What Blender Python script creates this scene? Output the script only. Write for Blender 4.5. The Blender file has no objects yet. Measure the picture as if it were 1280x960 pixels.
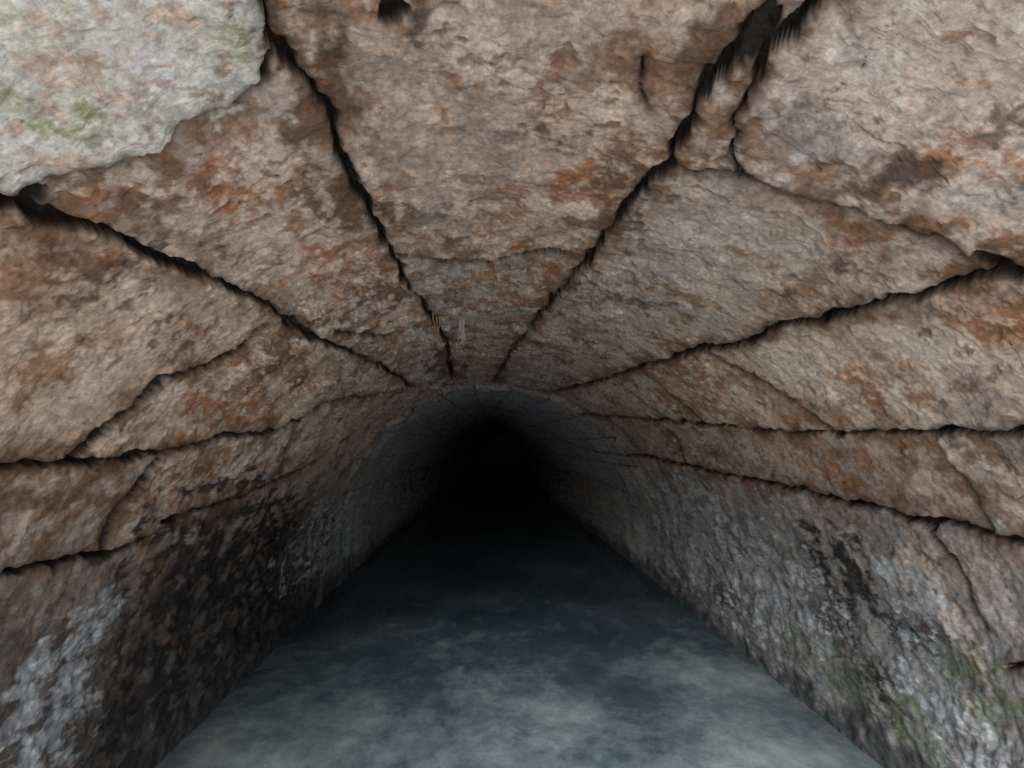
import bpy, math, random
import numpy as np
from mathutils import Vector
random.seed(3)
scene=bpy.context.scene
try:
    scene.view_settings.view_transform='Standard'; scene.view_settings.look='None'; scene.view_settings.exposure=0
except Exception: pass
# ------------------------------------------------------------ noise helpers
_rng=np.random.RandomState(11)
_P=_rng.permutation(4096).astype(np.int32)
_G=_rng.rand(4096).astype(np.float32)*2*np.pi
_GX=np.cos(_G);_GY=np.sin(_G)
def perlin(x,y,seed=0):
    x=np.asarray(x,np.float32);y=np.asarray(y,np.float32)
    xi=np.floor(x).astype(np.int32);yi=np.floor(y).astype(np.int32)
    fx=x-xi;fy=y-yi
    u=fx*fx*fx*(fx*(fx*6-15)+10);v=fy*fy*fy*(fy*(fy*6-15)+10)
    def g(ix,iy,dx,dy):
        h=_P[(_P[(ix+seed*131)&4095]+iy)&4095]
        return _GX[h]*dx+_GY[h]*dy
    a=g(xi,yi,fx,fy);b=g(xi+1,yi,fx-1,fy);c=g(xi,yi+1,fx,fy-1);d=g(xi+1,yi+1,fx-1,fy-1)
    return ((a+(b-a)*u)+((c+(d-c)*u)-(a+(b-a)*u))*v)*1.5
def fbm(x,y,o=4,seed=0,gain=0.5):
    s=0;a=1.0;f=1.0
    for i in range(o):
        s=s+a*perlin(x*f+i*17.3,y*f-i*9.1,seed+i);a*=gain;f*=2.03
    return s
def sst(a,b,x):
    t=np.clip((x-a)/(b-a),0,1);return t*t*(3-2*t)
# ------------------------------------------------------------ tunnel profile (metres)
CX,AL,AR,ZS,CAM=0.03,1.33,1.57,0.35,1.3
K=1.45; SEND=math.pi*K
MOUTH=-0.25; END=32.0
def Bh(y): return CAM+0.5+0.055*np.maximum(0,4.5-y)-ZS
def bend(y): return 0.0018*np.maximum(0,y-5)**2
def surf(S,y):
    th=np.clip(S/K,0,math.pi)
    A=np.where(th<math.pi/2,AL,AR)*(1-.12*sst(4.6,11,y))
    cc=np.cos(th);cc=np.sign(cc)*np.abs(cc)**(1+.3*sst(4.6,9,y))
    x=CX-A*cc; z=ZS+Bh(y)*np.sin(th)
    z=np.where(S<0,ZS+S,z); z=np.where(S>SEND,ZS-(S-SEND),z)
    nx=np.cos(th)/A; nz=-np.sin(th)/Bh(y)
    l=np.sqrt(nx*nx+nz*nz); nx=nx/l; nz=nz/l
    return x+bend(y),z,nx,nz
# joints traced in image pixels, back-projected onto the modelled vault: (arc position, distance in) in cm, half width m
J={
'A':("188,66 187,75 189,86 190,97 189,114 190,131 191,160 192,195 197,231 201,288 196,403",.011),
'B':("265,63 264,76 263,83 263,96 265,105 262,119 260,135 259,160 254,198 249,248 241,314 233,432",.011),
'B2':("271,61 270,67 269,74 271,82 271,89 274,97 280,102",.009),
'B3':("265,108 271,107 274,103 281,103 289,102 298,98 306,95 313,92 320,91 324,89 330,84",.013),
'C':("281,431 297,339 308,241 312,202 317,180 319,151 322,129 324,112 326,99 326,92 330,86",.010),
'C2':("316,199 331,189 345,181 360,175",.008),
'D':("292,576 320,439 337,346 349,264 357,220 361,176 362,149 362,130 363,111 364,95",.009),
'E':("342,745 365,575 369,420 376,343 381,290 384,250 386,219 389,192 390,173 392,159 392,140 393,128 394,100",.009),
'E2':("393,160 403,156 413,154 421,153",.010),
'E3':("372,137 386,137 392,138",.008),
'F':("164,374 159,288 153,235 148,201 146,173 147,152 144,129 141,116 141,105 139,96 136,87 137,80 135,70",.013),
'F2':("141,169 128,167 118,157 111,146 101,145 94,142 86,137",.013),
'F3':("135,76 143,80 149,81 158,85 166,83 175,83 182,81 186,75",.010),
'G':("162,369 141,335 126,282 111,262 100,245 96,209 90,182 86,161 85,141 83,130 83,116 83,100",.011),
'H':("84,340 72,289 66,249 63,212 57,192 55,174 56,157 56,131 55,100",.010),
'H2':("89,174 78,172 71,167 58,168",.011),
'H3':("54,216 40,207 24,196 9,196",.008),
'K1':("190,161 210,172 229,176 244,168 258,164",.008),
'K2':("156,201 168,231 179,240 200,250",.011),
'K3':("198,289 222,287 245,292",.011),
'K4':("251,82 254,91",.006),
'K6':("452,110 430,118 424,131 431,150",.006),
'K7':("306,265 330,268 348,262",.008),
'K8':("337,330 356,322 374,335",.008),
'K9':("111,262 96,270 70,289",.008),
}
J={k:(np.array([[float(a) for a in p.split(',')] for p in s.split()])/100,w) for k,(s,w) in J.items()}
# ------------------------------------------------------------ grid
NS=1600
ya=np.linspace(MOUTH,0.5,40,endpoint=False); yb=1/np.linspace(2.0,1/END,860)
Y1=np.concatenate([ya,yb]).astype(np.float32); S1=np.linspace(-0.65,SEND+0.65,NS).astype(np.float32)
NY=len(Y1)
S,Y=np.meshgrid(S1,Y1)
W1=fbm(S*9,Y*9,3,1);W2=fbm(S*9,Y*9,3,5)
Sw=S+0.013*W1+0.006*fbm(S*28,Y*28,2,7); Yw=Y+0.015*W2+0.006*fbm(S*28,Y*28,2,18)
wmod=np.clip(.95+1.0*fbm(S*6,Y*6,2,21)+.5*perlin(S*30,Y*30,23),0.35,2.2)
DN=np.full(S.shape,9.0,np.float32);DM=np.full(S.shape,1.0,np.float32)
for k,(P,w) in J.items():
    for (s0,y0),(s1,y1) in zip(P[:-1],P[1:]):
        m=0.25
        r0,r1=np.searchsorted(Y1,[min(y0,y1)-m,max(y0,y1)+m]);c0,c1=np.searchsorted(S1,[min(s0,s1)-m,max(s0,s1)+m])
        if r1<=r0 or c1<=c0: continue
        a=Sw[r0:r1,c0:c1]-s0;b=Yw[r0:r1,c0:c1]-y0
        ds,dy=s1-s0,y1-y0;L2=ds*ds+dy*dy
        t=np.clip((a*ds+b*dy)/L2,0,1)
        d=np.sqrt((a-t*ds)**2+(b-t*dy)**2)
        DM[r0:r1,c0:c1]=np.minimum(DM[r0:r1,c0:c1],d)
        DN[r0:r1,c0:c1]=np.minimum(DN[r0:r1,c0:c1],d/w)
inn=np.maximum(sst(4.2,4.7,Y),1-sst(0.35,0.55,Y))
cw,cl=0.33,0.55
ci=np.floor((Sw+0.16)/cw);fr=(Sw+0.16)/cw-ci
off=np.mod(ci*0.618,1)
bi=np.floor(Yw/cl+off);fb=Yw/cl+off-bi
keep=sst(-.35,.15,fbm(S*2.3,Y*1.1,3,26))
db=np.minimum(np.minimum(fr,1-fr)*cw*1.4+.004*(1-keep),np.minimum(fb,1-fb)*cl*.7)
upper=(S>0.35)&(S<SEND-0.35)
DM2=np.where(upper,db,0.5)/np.maximum(inn,0.02)
DM=np.minimum(DM,DM2*1.5);DN=np.minimum(DN,DM2/0.006)
lines=['H','G','F','A','B','C','D','E']
idx=np.zeros(S.shape,np.int32)
for l in lines:
    P=J[l][0];o=np.argsort(P[:,1]);idx+=(Sw>np.interp(Yw,P[o,1],P[o,0])).astype(np.int32)
def above(l):
    P=J[l][0];o=np.argsort(P[:,0]);return (Yw>np.interp(Sw,P[o,0],P[o,1])).astype(np.int32)
sub=np.zeros_like(idx)
sub=np.where(idx==4,above('K1')+above('K3'),sub);sub=np.where(idx==3,above('K2')+above('F3'),sub)
sub=np.where(idx==5,above('B3'),sub);sub=np.where(idx==6,above('C2')+above('K7'),sub);sub=np.where(idx==2,above('F2'),sub)
sub=np.where(idx==1,above('H2')+above('K9'),sub);sub=np.where(idx==8,above('E2'),sub);sub=np.where(idx==7,above('E3')+above('K8'),sub)
sid=idx*7+sub
sid2=((ci*37+bi*101).astype(np.int64)%197).astype(np.int32)+70
RT=_rng.rand(300).astype(np.float32);RT2=_rng.rand(300).astype(np.float32)
far=(inn>0.5)&(Y>2)
ida=np.where(far,sid2,sid)
r1=RT[ida];r2=RT2[ida]
lowL=1-sst(0.25,0.75,S);lowR=sst(SEND-0.75,SEND-0.2,S)
low=np.maximum(lowL,lowR)
# ------------------------------------------------------------ relief
void=np.full(S.shape,-9.,np.float32)
for s,y,a,b in [(2.635,.81,.016,.05),(2.66,.72,.028,.05),(3.25,.885,.05,.022),(1.375,.81,.03,.03),(1.465,1.74,.02,.07),(1.50,2.1,.018,.10),(1.97,3.6,.02,.3),(1.97,2.35,.02,.08),(3.93,1.58,.02,.03),(2.08,.745,.03,.02),(.62,2.0,.02,.07),(1.42,1.2,.016,.06),(.87,1.62,.02,.08),(3.62,1.76,.02,.05),(2.59,1.62,.018,.06)]:
    void=np.maximum(void,1-((Sw-s)/a)**2-((Yw-y)/b)**2)
vd=sst(-.3,.5,void+.5*perlin(S*40,Y*40,29))
deep=sst(4.25,4.8,Y)
g=np.maximum((1-sst(0.4,1.0,DN/wmod))*(1-.5*deep),vd)
nA=fbm(S*2.6,Y*2.6,3,31);nB=fbm(S*8,Y*8,4,41);nC=fbm(S*30,Y*30,3,51);nD=perlin(S*110,Y*110,61)
T=fbm(S*3.5+0.5*W1,Y*5+0.5*W2,4,71,0.5)*4
Tf=np.floor(T);terr=Tf+sst(0.88,1.0,T-Tf)
flk=sst(.9,1.3,S)*(1-sst(2.6,3.0,S))*sst(1.2,1.9,Y)
rough=.15+.7*sst(-.3,.6,fbm(S*4,Y*4,3,77))
pit=sst(0.36,0.7,fbm(S*17+Y*6,Y*22-S*5,3,81))*(0.2+0.8*sst(-0.2,0.4,nA))
rid=1-np.abs(fbm(S*6,Y*11,4,91))*2
disp=0.009*nA+(0.0022*nB+0.0010*nC+0.0006*nD)*rough+(0.0022+.003*flk)*terr-0.005*pit
disp+=low*(0.003*rid+0.003*nB+0.001*nC)
disp+=(r1-0.5)*0.018*(1-.3*deep)
disp+=np.where((idx==3)&(sub==0)&(Y>0),.018,0)
disp-=0.006*np.exp(-(DM/0.014)**2)*(1-.5*deep)
disp-=0.040*g
disp=disp+0.02*sst(4.35,4.6,Y+.08*W1)*(1-low)
X,Z,NX,NZ=surf(S,Y)
Xo=X+NX*disp;Zo=Z+NZ*disp;Yo=Y+0*disp
# ------------------------------------------------------------ colour
def C(*a): return np.array(a,np.float32)
def mix(c,col,w): return c*(1-w[...,None])+col*w[...,None]
col=np.ones(S.shape+(3,),np.float32)*C(.74,.605,.51)
n1=fbm(S*3,Y*3,4,101);n2=fbm(S*11,Y*11,4,111);n3=fbm(S*40,Y*40,3,121)
mot=fbm(S*24,Y*24,4,125,.65)
col=mix(col,C(.56,.50,.47),sst(-.1,.55,n1+.3*mot)*.65)
col=mix(col,C(.92,.80,.70),sst(.0,.7,fbm(S*5,Y*5,3,131)+.5*mot)*.75)
st=sst(.15,.75,fbm(S*5,Y*5,5,141,.65)+.45*mot)
col=mix(col,C(.40,.24,.145),st*.8)
col=mix(col,C(.14,.10,.08),sst(.45,.95,fbm(S*4,Y*4,5,147,.65)+.4*mot)*.8)
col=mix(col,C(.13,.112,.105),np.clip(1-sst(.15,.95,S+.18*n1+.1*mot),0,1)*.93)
col=mix(col,C(.34,.345,.36),sst(SEND-1.0,SEND-.35,S+.2*n1+.1*mot)*.9)
col=mix(col,C(.66,.69,.75),sst(4.0,5.2,Y+.4*n1)*.9)  # cool inner stone, painted paler to make up for daylight fading inward
BL={
'pale':(C(.92,.82,.74),.65,"286,127,18,25 226,82,12,10 277,69,8,9 138,152,21,26 334,162,25,30 337,118,17,16 413,158,21,22 105,130,14,18"),
'grey':(C(.42,.39,.375),.6,"198,85,12,13 198,105,11,14 283,88,7,9 222,120,12,20 210,140,12,14"),
'rust':(C(.46,.22,.105),.9,"167,101,14,16 145,87,8,7 173,159,15,26 236,211,21,48 249,125,8,14 306,74,9,7 309,100,11,10 111,194,28,37 76,206,29,38 76,137,14,13 373,192,18,21 323,245,29,48 261,100,6,9 335,100,8,9 170,270,20,50 318,84,8,5 345,140,10,14"),
'brown':(C(.21,.135,.09),.85,"76,137,14,13 72,165,12,14 70,200,12,25 60,240,16,40 150,97,8,8 128,100,8,9 180,120,7,12 315,92,10,5 256,110,5,12 180,190,10,20 130,200,9,18 376,150,10,8 367,125,8,8"),
'moss':(C(.46,.50,.26),.6,"155,70,6,6 180,70,5,4 159,60,5,4"),
'dark':(C(.10,.075,.06),.9,"188,94,8,12 191,78,7,8 137,81,6,6 263,75,6,8 268,68,5,5 323,87,9,6 209,75,4,4 196,353,16,65 299,92,6,5 187,125,5,12 147,180,5,14 300,84,5,5"),
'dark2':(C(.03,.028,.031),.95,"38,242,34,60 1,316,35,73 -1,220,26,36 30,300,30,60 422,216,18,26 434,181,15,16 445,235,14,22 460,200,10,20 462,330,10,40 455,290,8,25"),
'white':(C(.84,.90,.98),1.0,"14,470,24,110 30,540,25,90 25,440,16,40 428,383,40,81 445,281,31,50 424,452,32,78 440,330,20,40 11,166,18,20 29,173,12,14 460,255,14,24 452,175,18,20 419,182,12,12 474,331,5,11 440,560,30,120 40,400,10,30"),
'green':(C(.16,.21,.09),.7,"465,222,12,16 439,161,10,11 464,255,10,14 468,190,9,10"),
}
nb=fbm(S*9,Y*7,5,151,.62)
nbs=fbm(S*13,Y*8,6,161,.68)
def blob(s,sp):
    Wt=np.zeros(S.shape,np.float32)
    for p in s.split():
        a,b,rs,ry=[float(v)/100 for v in p.split(',')]
        q=1-((S-a)/rs)**2*.8-((Y-b)/ry)**2*.8
        q=np.clip(q,-1.4,1)*(.75 if sp else .55)
        Wt=np.maximum(Wt,sst(-.25,.5,q+(nbs*1.1 if sp else nb*.75)-.2)*sst(-1.3,-.2,q))
    return Wt
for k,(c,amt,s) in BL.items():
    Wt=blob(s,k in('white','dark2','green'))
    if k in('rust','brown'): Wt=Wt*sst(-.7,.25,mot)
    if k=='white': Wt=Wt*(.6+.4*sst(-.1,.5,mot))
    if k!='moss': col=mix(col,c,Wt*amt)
    else: moss=Wt*sst(-.5,.4,mot)
f=(0.84+0.30*r1)[...,None]; col=col*f
col*=(1+(r2-.5)[...,None]*C(.12,0,-.12))
col=mix(col,C(.27,.15,.085),pit*.7)
col=mix(col,C(.25,.145,.085),np.exp(-(DM/0.09)**2)*.85*sst(-.4,.45,nb)*(1-deep)*(1-.5*low))
lime=blob("156,62,16,16 169,71,15,12 174,80,9,5 155,74,11,9 146,71,9,8 150,45,20,20",False)
lime=np.maximum(lime,((idx==3)&(sub==0))*sst(-.9,-.2,nb)*(Y>.3))*sst(1.30,1.36,S)*(1-sst(1.87,1.95,S))
col=mix(col,C(.92,.94,.90)*1.0,lime*.92*sst(-.9,0,mot))
col=mix(col,C(.36,.42,.18),moss*.75)
jd=1-.5*deep
col=mix(col,C(.09,.058,.04),np.exp(-(DM/0.022)**2)*.85*sst(-.9,.1,nB+.3)*jd)
col=mix(col,C(.024,.019,.016),sst(.03,.45,g)*(1-.3*deep))
edge=sst(.6,.75,T-Tf)*(1-sst(.88,.97,T-Tf))
col=mix(col,C(.20,.13,.09),edge*(.12+flk*.4))
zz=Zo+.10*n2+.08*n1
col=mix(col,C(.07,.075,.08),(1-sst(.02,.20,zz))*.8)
col*=np.clip(1+.20*n2+.22*n3,.5,1.5)[...,None]
col=np.clip(col,.010,.92)
wet=np.clip(low*1.1+sst(4.2,6,Y)*.4+(g*.1)+.25*sst(.2,.7,n1),0,1)*sst(-.6,.2,n2+.2)
# ------------------------------------------------------------ mesh
def grid_mesh(name,X,Y,Z,col=None,wet=None,flip=False):
    ny,nx=X.shape
    co=np.stack([X,Y,Z],-1).reshape(-1,3).astype(np.float32)
    i=np.arange(ny*nx,dtype=np.int32).reshape(ny,nx)
    q=np.stack([i[:-1,:-1],i[:-1,1:],i[1:,1:],i[1:,:-1]],-1).reshape(-1,4)
    if flip:q=q[:,::-1]
    me=bpy.data.meshes.new(name)
    me.vertices.add(len(co));me.vertices.foreach_set('co',co.ravel())
    me.loops.add(q.size);me.loops.foreach_set('vertex_index',np.ascontiguousarray(q).ravel())
    me.polygons.add(len(q));me.polygons.foreach_set('loop_start',np.arange(0,q.size,4,dtype=np.int32))
    try: me.polygons.foreach_set('loop_total',np.full(len(q),4,np.int32))
    except Exception: pass
    me.polygons.foreach_set('use_smooth',np.ones(len(q),bool))
    me.update(calc_edges=True)
    if col is not None:
        a=me.attributes.new('Col','FLOAT_COLOR','POINT')
        c4=np.concatenate([col.reshape(-1,3),np.ones((len(co),1))],1).astype(np.float32);a.data.foreach_set('color',c4.ravel())
    if wet is not None:
        a=me.attributes.new('Wet','FLOAT','POINT');a.data.foreach_set('value',wet.astype(np.float32).ravel())
    ob=bpy.data.objects.new(name,me);scene.collection.objects.link(ob);return ob
ex,ez=float(bend(END)),-0.7
for k in (.6,.25,.0):
    Xo=np.vstack([Xo,ex+(Xo[NY-1]-ex)*k]);Zo=np.vstack([Zo,ez+(Zo[NY-1]-ez)*k]);Yo=np.vstack([Yo,np.full((1,NS),END+.4*(1-k))])
    col=np.concatenate([col,col[NY-1:NY]*.5],0);wet=np.vstack([wet,wet[NY-1:NY]])
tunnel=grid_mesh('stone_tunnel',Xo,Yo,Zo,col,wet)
# ------------------------------------------------------------ materials
def N(nt,t,**k):
    n=nt.nodes.new(t)
    for a,v in k.items(): setattr(n,a,v)
    return n
def newmat(name):
    m=bpy.data.materials.new(name);m.use_nodes=True;nt=m.node_tree;nt.nodes.clear()
    o=N(nt,'ShaderNodeOutputMaterial');b=N(nt,'ShaderNodeBsdfPrincipled');nt.links.new(b.outputs[0],o.inputs[0]);return m,nt,b
def noise(nt,vec,scale,detail=4,rough=.6,dist=0):
    n=N(nt,'ShaderNodeTexNoise');n.inputs['Scale'].default_value=scale;n.inputs['Detail'].default_value=detail;n.inputs['Roughness'].default_value=rough;n.inputs['Distortion'].default_value=dist
    nt.links.new(vec,n.inputs['Vector']);return n
def mrange(nt,src,a,b,c,d):
    n=N(nt,'ShaderNodeMapRange');nt.links.new(src,n.inputs[0])
    for i,v in zip((1,2,3,4),(a,b,c,d)): n.inputs[i].default_value=v
    return n.outputs[0]
m,nt,b=newmat('weathered_sandstone')
at=N(nt,'ShaderNodeAttribute',attribute_name='Col');aw=N(nt,'ShaderNodeAttribute',attribute_name='Wet')
tc=N(nt,'ShaderNodeTexCoord').outputs['Object']
nf=noise(nt,tc,80,4,.8)
vm=N(nt,'ShaderNodeVectorMath',operation='SCALE');nt.links.new(at.outputs['Color'],vm.inputs[0]);nt.links.new(mrange(nt,nf.outputs[0],.3,.7,.6,1.36),vm.inputs['Scale'])
nt.links.new(vm.outputs[0],b.inputs['Base Color'])
nt.links.new(mrange(nt,aw.outputs['Fac'],0,1,.8,.2),b.inputs['Roughness'])
nt.links.new(mrange(nt,aw.outputs['Fac'],0,1,.3,.9),b.inputs['Specular IOR Level'])
b1=N(nt,'ShaderNodeBump');b1.inputs['Strength'].default_value=.55;b1.inputs['Distance'].default_value=.004;nt.links.new(nf.outputs[0],b1.inputs['Height'])
nt.links.new(b1.outputs[0],b.inputs['Normal'])
tunnel.data.materials.append(m)
# water: silty, the bed shows through only faintly
mw,nt,b=newmat('murky_water')
out=[n for n in nt.nodes if n.type=='OUTPUT_MATERIAL'][0]
tc=N(nt,'ShaderNodeTexCoord').outputs['Object']
n1=noise(nt,tc,1.1,3,.55,.2);n2=noise(nt,tc,9,7,.75,.25)
ad=N(nt,'ShaderNodeMath',operation='MULTIPLY_ADD');nt.links.new(n2.outputs[0],ad.inputs[0]);ad.inputs[1].default_value=.55;nt.links.new(n1.outputs[0],ad.inputs[2])
sx=N(nt,'ShaderNodeSeparateXYZ');nt.links.new(tc,sx.inputs[0])
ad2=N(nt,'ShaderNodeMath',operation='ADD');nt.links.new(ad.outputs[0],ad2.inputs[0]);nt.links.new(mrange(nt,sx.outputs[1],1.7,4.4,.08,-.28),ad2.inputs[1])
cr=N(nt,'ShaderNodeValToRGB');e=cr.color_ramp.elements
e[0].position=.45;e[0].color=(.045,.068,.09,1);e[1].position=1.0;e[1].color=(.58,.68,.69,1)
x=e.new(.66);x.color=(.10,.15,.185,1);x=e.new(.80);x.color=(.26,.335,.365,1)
nt.links.new(ad2.outputs[0],cr.inputs[0]);nt.links.new(cr.outputs[0],b.inputs['Base Color'])
b.inputs['Roughness'].default_value=.05;b.inputs['IOR'].default_value=1.33
bp=N(nt,'ShaderNodeBump');bp.inputs['Strength'].default_value=.08;bp.inputs['Distance'].default_value=.006;nt.links.new(n1.outputs[0],bp.inputs['Height']);nt.links.new(bp.outputs[0],b.inputs['Normal'])
tr=N(nt,'ShaderNodeBsdfTransparent');tr.inputs[0].default_value=(.78,.9,.97,1)
ms=N(nt,'ShaderNodeMixShader');ms.inputs[0].default_value=.25;nt.links.new(b.outputs[0],ms.inputs[1]);nt.links.new(tr.outputs[0],ms.inputs[2]);nt.links.new(ms.outputs[0],out.inputs[0])
gx,gy=np.meshgrid(np.linspace(-2.2,4.2,140),np.linspace(1.0,33.5,220))
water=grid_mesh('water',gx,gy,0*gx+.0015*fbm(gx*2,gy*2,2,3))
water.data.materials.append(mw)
# bed under the water: smooth silt with a few irregular half-buried stones
gx,gy=np.meshgrid(np.linspace(-1.45,1.8,420),np.concatenate([np.linspace(1.5,5,420),np.geomspace(5.02,33,120)]))
sh=np.exp(-((gx+.1)/.8)**2-((gy-2.7)/.7)**2)
bz=-.13+.04*sh+.015*fbm(gx*3,gy*3,3,5)
wx=gx+.05*fbm(gx*9,gy*9,3,31);wy=gy+.05*fbm(gx*9,gy*9,3,35)
rs=np.random.RandomState(5);stn=np.zeros_like(gx);sv=np.zeros_like(gx)
for i in range(150):
    y0=1.7+3.0*rs.rand()**1.2;x0=-.05+.7*rs.randn()*.8;r=.02+.10*rs.rand()**2.5;a=rs.rand()*3.14;k=.45+.4*rs.rand();tone=.2+.8*rs.rand()
    u=(wx-x0)*math.cos(a)+(wy-y0)*math.sin(a);v=-(wx-x0)*math.sin(a)+(wy-y0)*math.cos(a)
    h=r*.5*np.sqrt(np.clip(1-(u/r)**2-(v/(r*k))**2,0,1))
    sv=np.where(h>stn,tone,sv);stn=np.maximum(stn,h)
bz=np.minimum(bz+stn,-.015)
sc=sst(.0,.05,stn)*sv
bc=C(.16,.18,.18)*np.ones(gx.shape+(3,),np.float32)
bc=bc*(1-sc[...,None])+C(.62,.66,.60)*sc[...,None]
bc=np.clip(bc*(1+.6*fbm(gx*10,gy*10,5,8,.65)[...,None]),.02,.88)
bed=grid_mesh('silt_bed',gx+bend(gy),gy,bz,bc)
mb,nt,b=newmat('silt_and_stones');at=N(nt,'ShaderNodeAttribute',attribute_name='Col');nt.links.new(at.outputs['Color'],b.inputs['Base Color']);b.inputs['Roughness'].default_value=.9
bed.data.materials.append(mb)
# ------------------------------------------------------------ outside: unseen, invented so daylight bounces onto the vault
mg,nt,b=newmat('pale_limestone_gravel')  # gravel made very pale so it reflects sun up to the ceiling
tc=N(nt,'ShaderNodeTexCoord').outputs['Object']
a=noise(nt,tc,14,5,.7);cr=N(nt,'ShaderNodeValToRGB');e=cr.color_ramp.elements
e[0].position=.25;e[0].color=(.5,.48,.44,1);e[1].position=.5;e[1].color=(.80,.78,.74,1)
nt.links.new(a.outputs[0],cr.inputs[0]);nt.links.new(cr.outputs[0],b.inputs['Base Color']);b.inputs['Roughness'].default_value=.95
def ax(fine,mid,big): 
    v=np.concatenate([-np.geomspace(big,mid,30),np.linspace(-mid,mid,fine)[1:-1],np.geomspace(mid,big,30)]);return v
gx,gy=np.meshgrid(ax(160,12,500),np.concatenate([-np.geomspace(500,8,40),np.linspace(-8,MOUTH+.03,60)[1:]]))
chan=sst(1.9,4.5,np.abs(gx-.15))
gz=.07+chan*(.35+.12*fbm(gx*.5,gy*.5,4,5)*np.clip(np.abs(gx)/3,0,1))
bounce_ground=grid_mesh('ground',gx,gy,gz);bounce_ground.data.materials.append(mg)  # unseen ground, added pale to throw daylight into the tunnel
gx,gy=np.meshgrid(np.linspace(-1.5,1.8,330),np.linspace(MOUTH,1.75,200))
pb=np.abs(fbm(gx*16,gy*16,3,7))*.03
bar=grid_mesh('gravel_bar',gx,gy,.05+pb-.22*sst(1.25,1.75,gy+.08*fbm(gx*3,gy*3,2,4)));bar.data.materials.append(mg)  # added below the view as a reflector that lights the near vault
mhill,nt,b=newmat('grassy_earth')
tc=N(nt,'ShaderNodeTexCoord').outputs['Object']
a=noise(nt,tc,.9,6,.7);cr=N(nt,'ShaderNodeValToRGB');e=cr.color_ramp.elements
e[0].position=.35;e[0].color=(.04,.06,.02,1);e[1].position=.65;e[1].color=(.11,.12,.05,1)
nt.links.new(a.outputs[0],cr.inputs[0]);nt.links.new(cr.outputs[0],b.inputs['Base Color']);b.inputs['Roughness'].default_value=.95
hx,hy=np.meshgrid(ax(80,12,500),np.concatenate([np.linspace(MOUTH+.03,8,30),np.geomspace(8.5,500,50)]))
hz=.45+(2.55+.8*sst(0,15,hy)+.25*fbm(hx*.3,hy*.3,4,9)*sst(-.5,2,hy))*(1-sst(5,12,np.abs(hx)-.3*np.maximum(hy,0)*.3))*(1-sst(60,200,hy))
unseen_hill=grid_mesh('hill',hx,hy,hz);unseen_hill.data.materials.append(mhill)  # unseen hill over the tunnel, made up to shape the daylight
t=np.linspace(0,1,121)
Sx=-0.65+t*(SEND+1.3)
xi,zi,_,_=surf(Sx,np.full_like(Sx,MOUTH))
ang=np.linspace(0,1,121);ox=np.where(ang<.25,-6,np.where(ang>.75,6,-6+12*(ang-.25)/.5));oz=np.where(ang<.25,-.4+3.3*ang/.25,np.where(ang>.75,-.4+3.3*(1-ang)/.25,2.9))
rows=[(xi,MOUTH+.02+0*xi,zi),(xi,MOUTH-.06+0*xi,zi),(ox,MOUTH-.06+0*ox,oz),(ox,MOUTH+.3+0*ox,oz)]
hw=grid_mesh('stone_headwall',np.array([r[0] for r in rows]),np.array([r[1] for r in rows]),np.array([r[2] for r in rows]))  # unseen wall round the mouth, invented as part of the daylight setup
for p in hw.data.polygons:p.use_smooth=False
mh,nt,b=newmat('headwall_stone')
tc=N(nt,'ShaderNodeTexCoord').outputs['Object'];a=noise(nt,tc,4,8,.65);cr=N(nt,'ShaderNodeValToRGB');e=cr.color_ramp.elements
e[0].position=.35;e[0].color=(.2,.16,.13,1);e[1].position=.65;e[1].color=(.5,.42,.35,1);nt.links.new(a.outputs[0],cr.inputs[0]);nt.links.new(cr.outputs[0],b.inputs['Base Color']);b.inputs['Roughness'].default_value=.9
hw.data.materials.append(mh)
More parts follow.
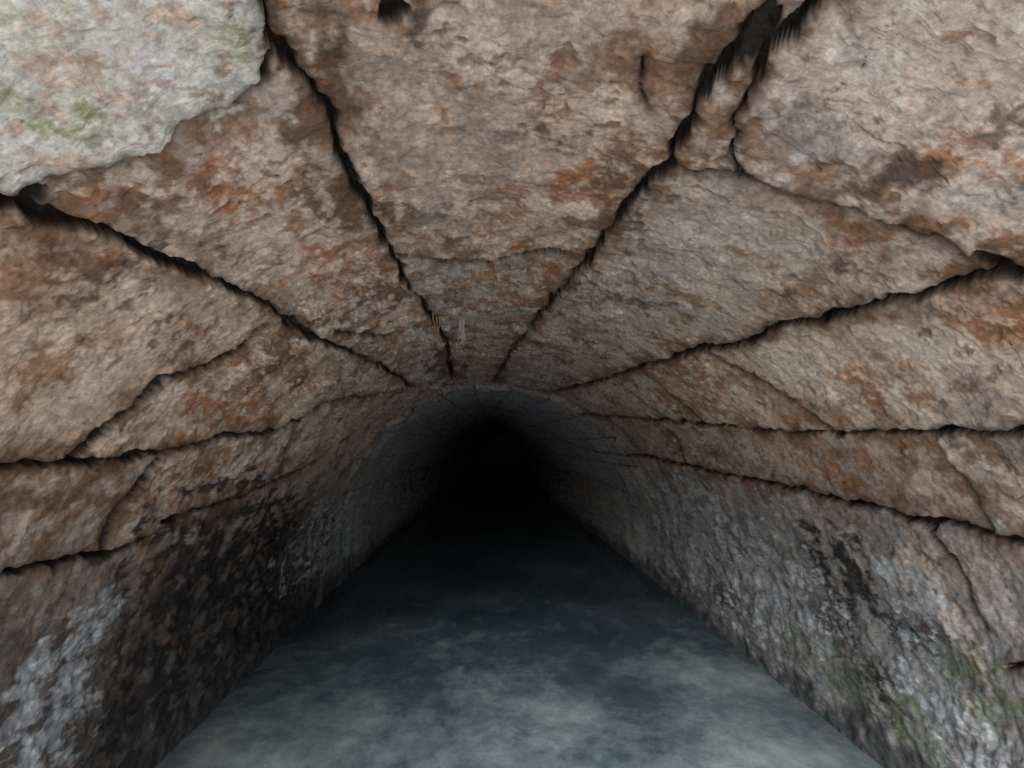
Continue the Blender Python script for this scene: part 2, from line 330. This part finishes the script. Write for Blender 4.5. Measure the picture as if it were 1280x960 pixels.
# ------------------------------------------------------------ little things hanging from the joints
def strands(name,specs,color,r0):
    cu=bpy.data.curves.new(name,'CURVE');cu.dimensions='3D';cu.bevel_depth=r0;cu.bevel_resolution=1
    for s,y,L,dx,dy in specs:
        x,z,_,_=[float(v) for v in surf(np.float32(s),np.float32(y))]
        sp=cu.splines.new('POLY');n=7;sp.points.add(n-1)
        for i in range(n):
            t=i/(n-1)
            sp.points[i].co=(x+dx*t*t+random.uniform(-.003,.003),y+dy*t+random.uniform(-.002,.002),z+.02-(L+.02)*t,1);sp.points[i].radius=1-.7*t
    ob=bpy.data.objects.new(name,cu);scene.collection.objects.link(ob)
    mt,nt,b=newmat(name+'_mat');tc=N(nt,'ShaderNodeTexCoord').outputs['Object'];a=noise(nt,tc,60,2)
    mx=N(nt,'ShaderNodeMixRGB');mx.inputs[1].default_value=tuple(c*.6 for c in color)+(1,);mx.inputs[2].default_value=color+(1,);nt.links.new(a.outputs[0],mx.inputs[0]);nt.links.new(mx.outputs[0],b.inputs['Base Color']);b.inputs['Roughness'].default_value=.8
    cu.materials.append(mt)
strands('cobweb_strands',[(2.12+random.uniform(-.012,.012),2.5+random.uniform(-.03,.03),random.uniform(.08,.14),random.uniform(-.035,.035),random.uniform(-.02,.02)) for i in range(9)],(.92,.91,.88),.0028)
strands('hanging_roots',[(1.99,2.36,.12,.03,0),(2.0,2.42,.10,-.02,.01),(1.98,2.3,.09,.015,0),(1.95,3.9,.08,.02,0),(1.75,4.15,.12,.02,0),(1.72,4.2,.08,-.03,0),(2.05,4.1,.09,.01,0),(1.86,4.18,.07,.03,0),(2.3,4.25,.07,0,0)],(.62,.38,.17),.0038)
# ------------------------------------------------------------ light
SE,SR=math.radians(30),math.radians(188)
w=bpy.data.worlds.new('World');scene.world=w;w.use_nodes=True;nt=w.node_tree
bg=nt.nodes.get('Background') or N(nt,'ShaderNodeBackground')
sk=N(nt,'ShaderNodeTexSky',sky_type='NISHITA');sk.sun_disc=False;sk.sun_elevation=SE;sk.sun_rotation=SR
nt.links.new(sk.outputs[0],bg.inputs[0]);bg.inputs[1].default_value=.15
sd=bpy.data.lights.new('sun','SUN');sd.energy=5;sd.angle=math.radians(35);sd.color=(1,.98,.95)
so=bpy.data.objects.new('sun',sd);scene.collection.objects.link(so)
d=Vector((math.sin(SR)*math.cos(SE),math.cos(SR)*math.cos(SE),math.sin(SE)))
so.rotation_euler=d.to_track_quat('Z','Y').to_euler();so.location=d*30
# ------------------------------------------------------------ camera
cd=bpy.data.cameras.new('camera');co=bpy.data.objects.new('camera',cd);scene.collection.objects.link(co);scene.camera=co
cd.sensor_width=36;cd.lens=36*620/1280;cd.clip_start=.02;cd.clip_end=2000
co.location=(0,0,CAM);co.rotation_euler=(math.radians(90)+math.atan(71/620),0,-math.atan(35/620))
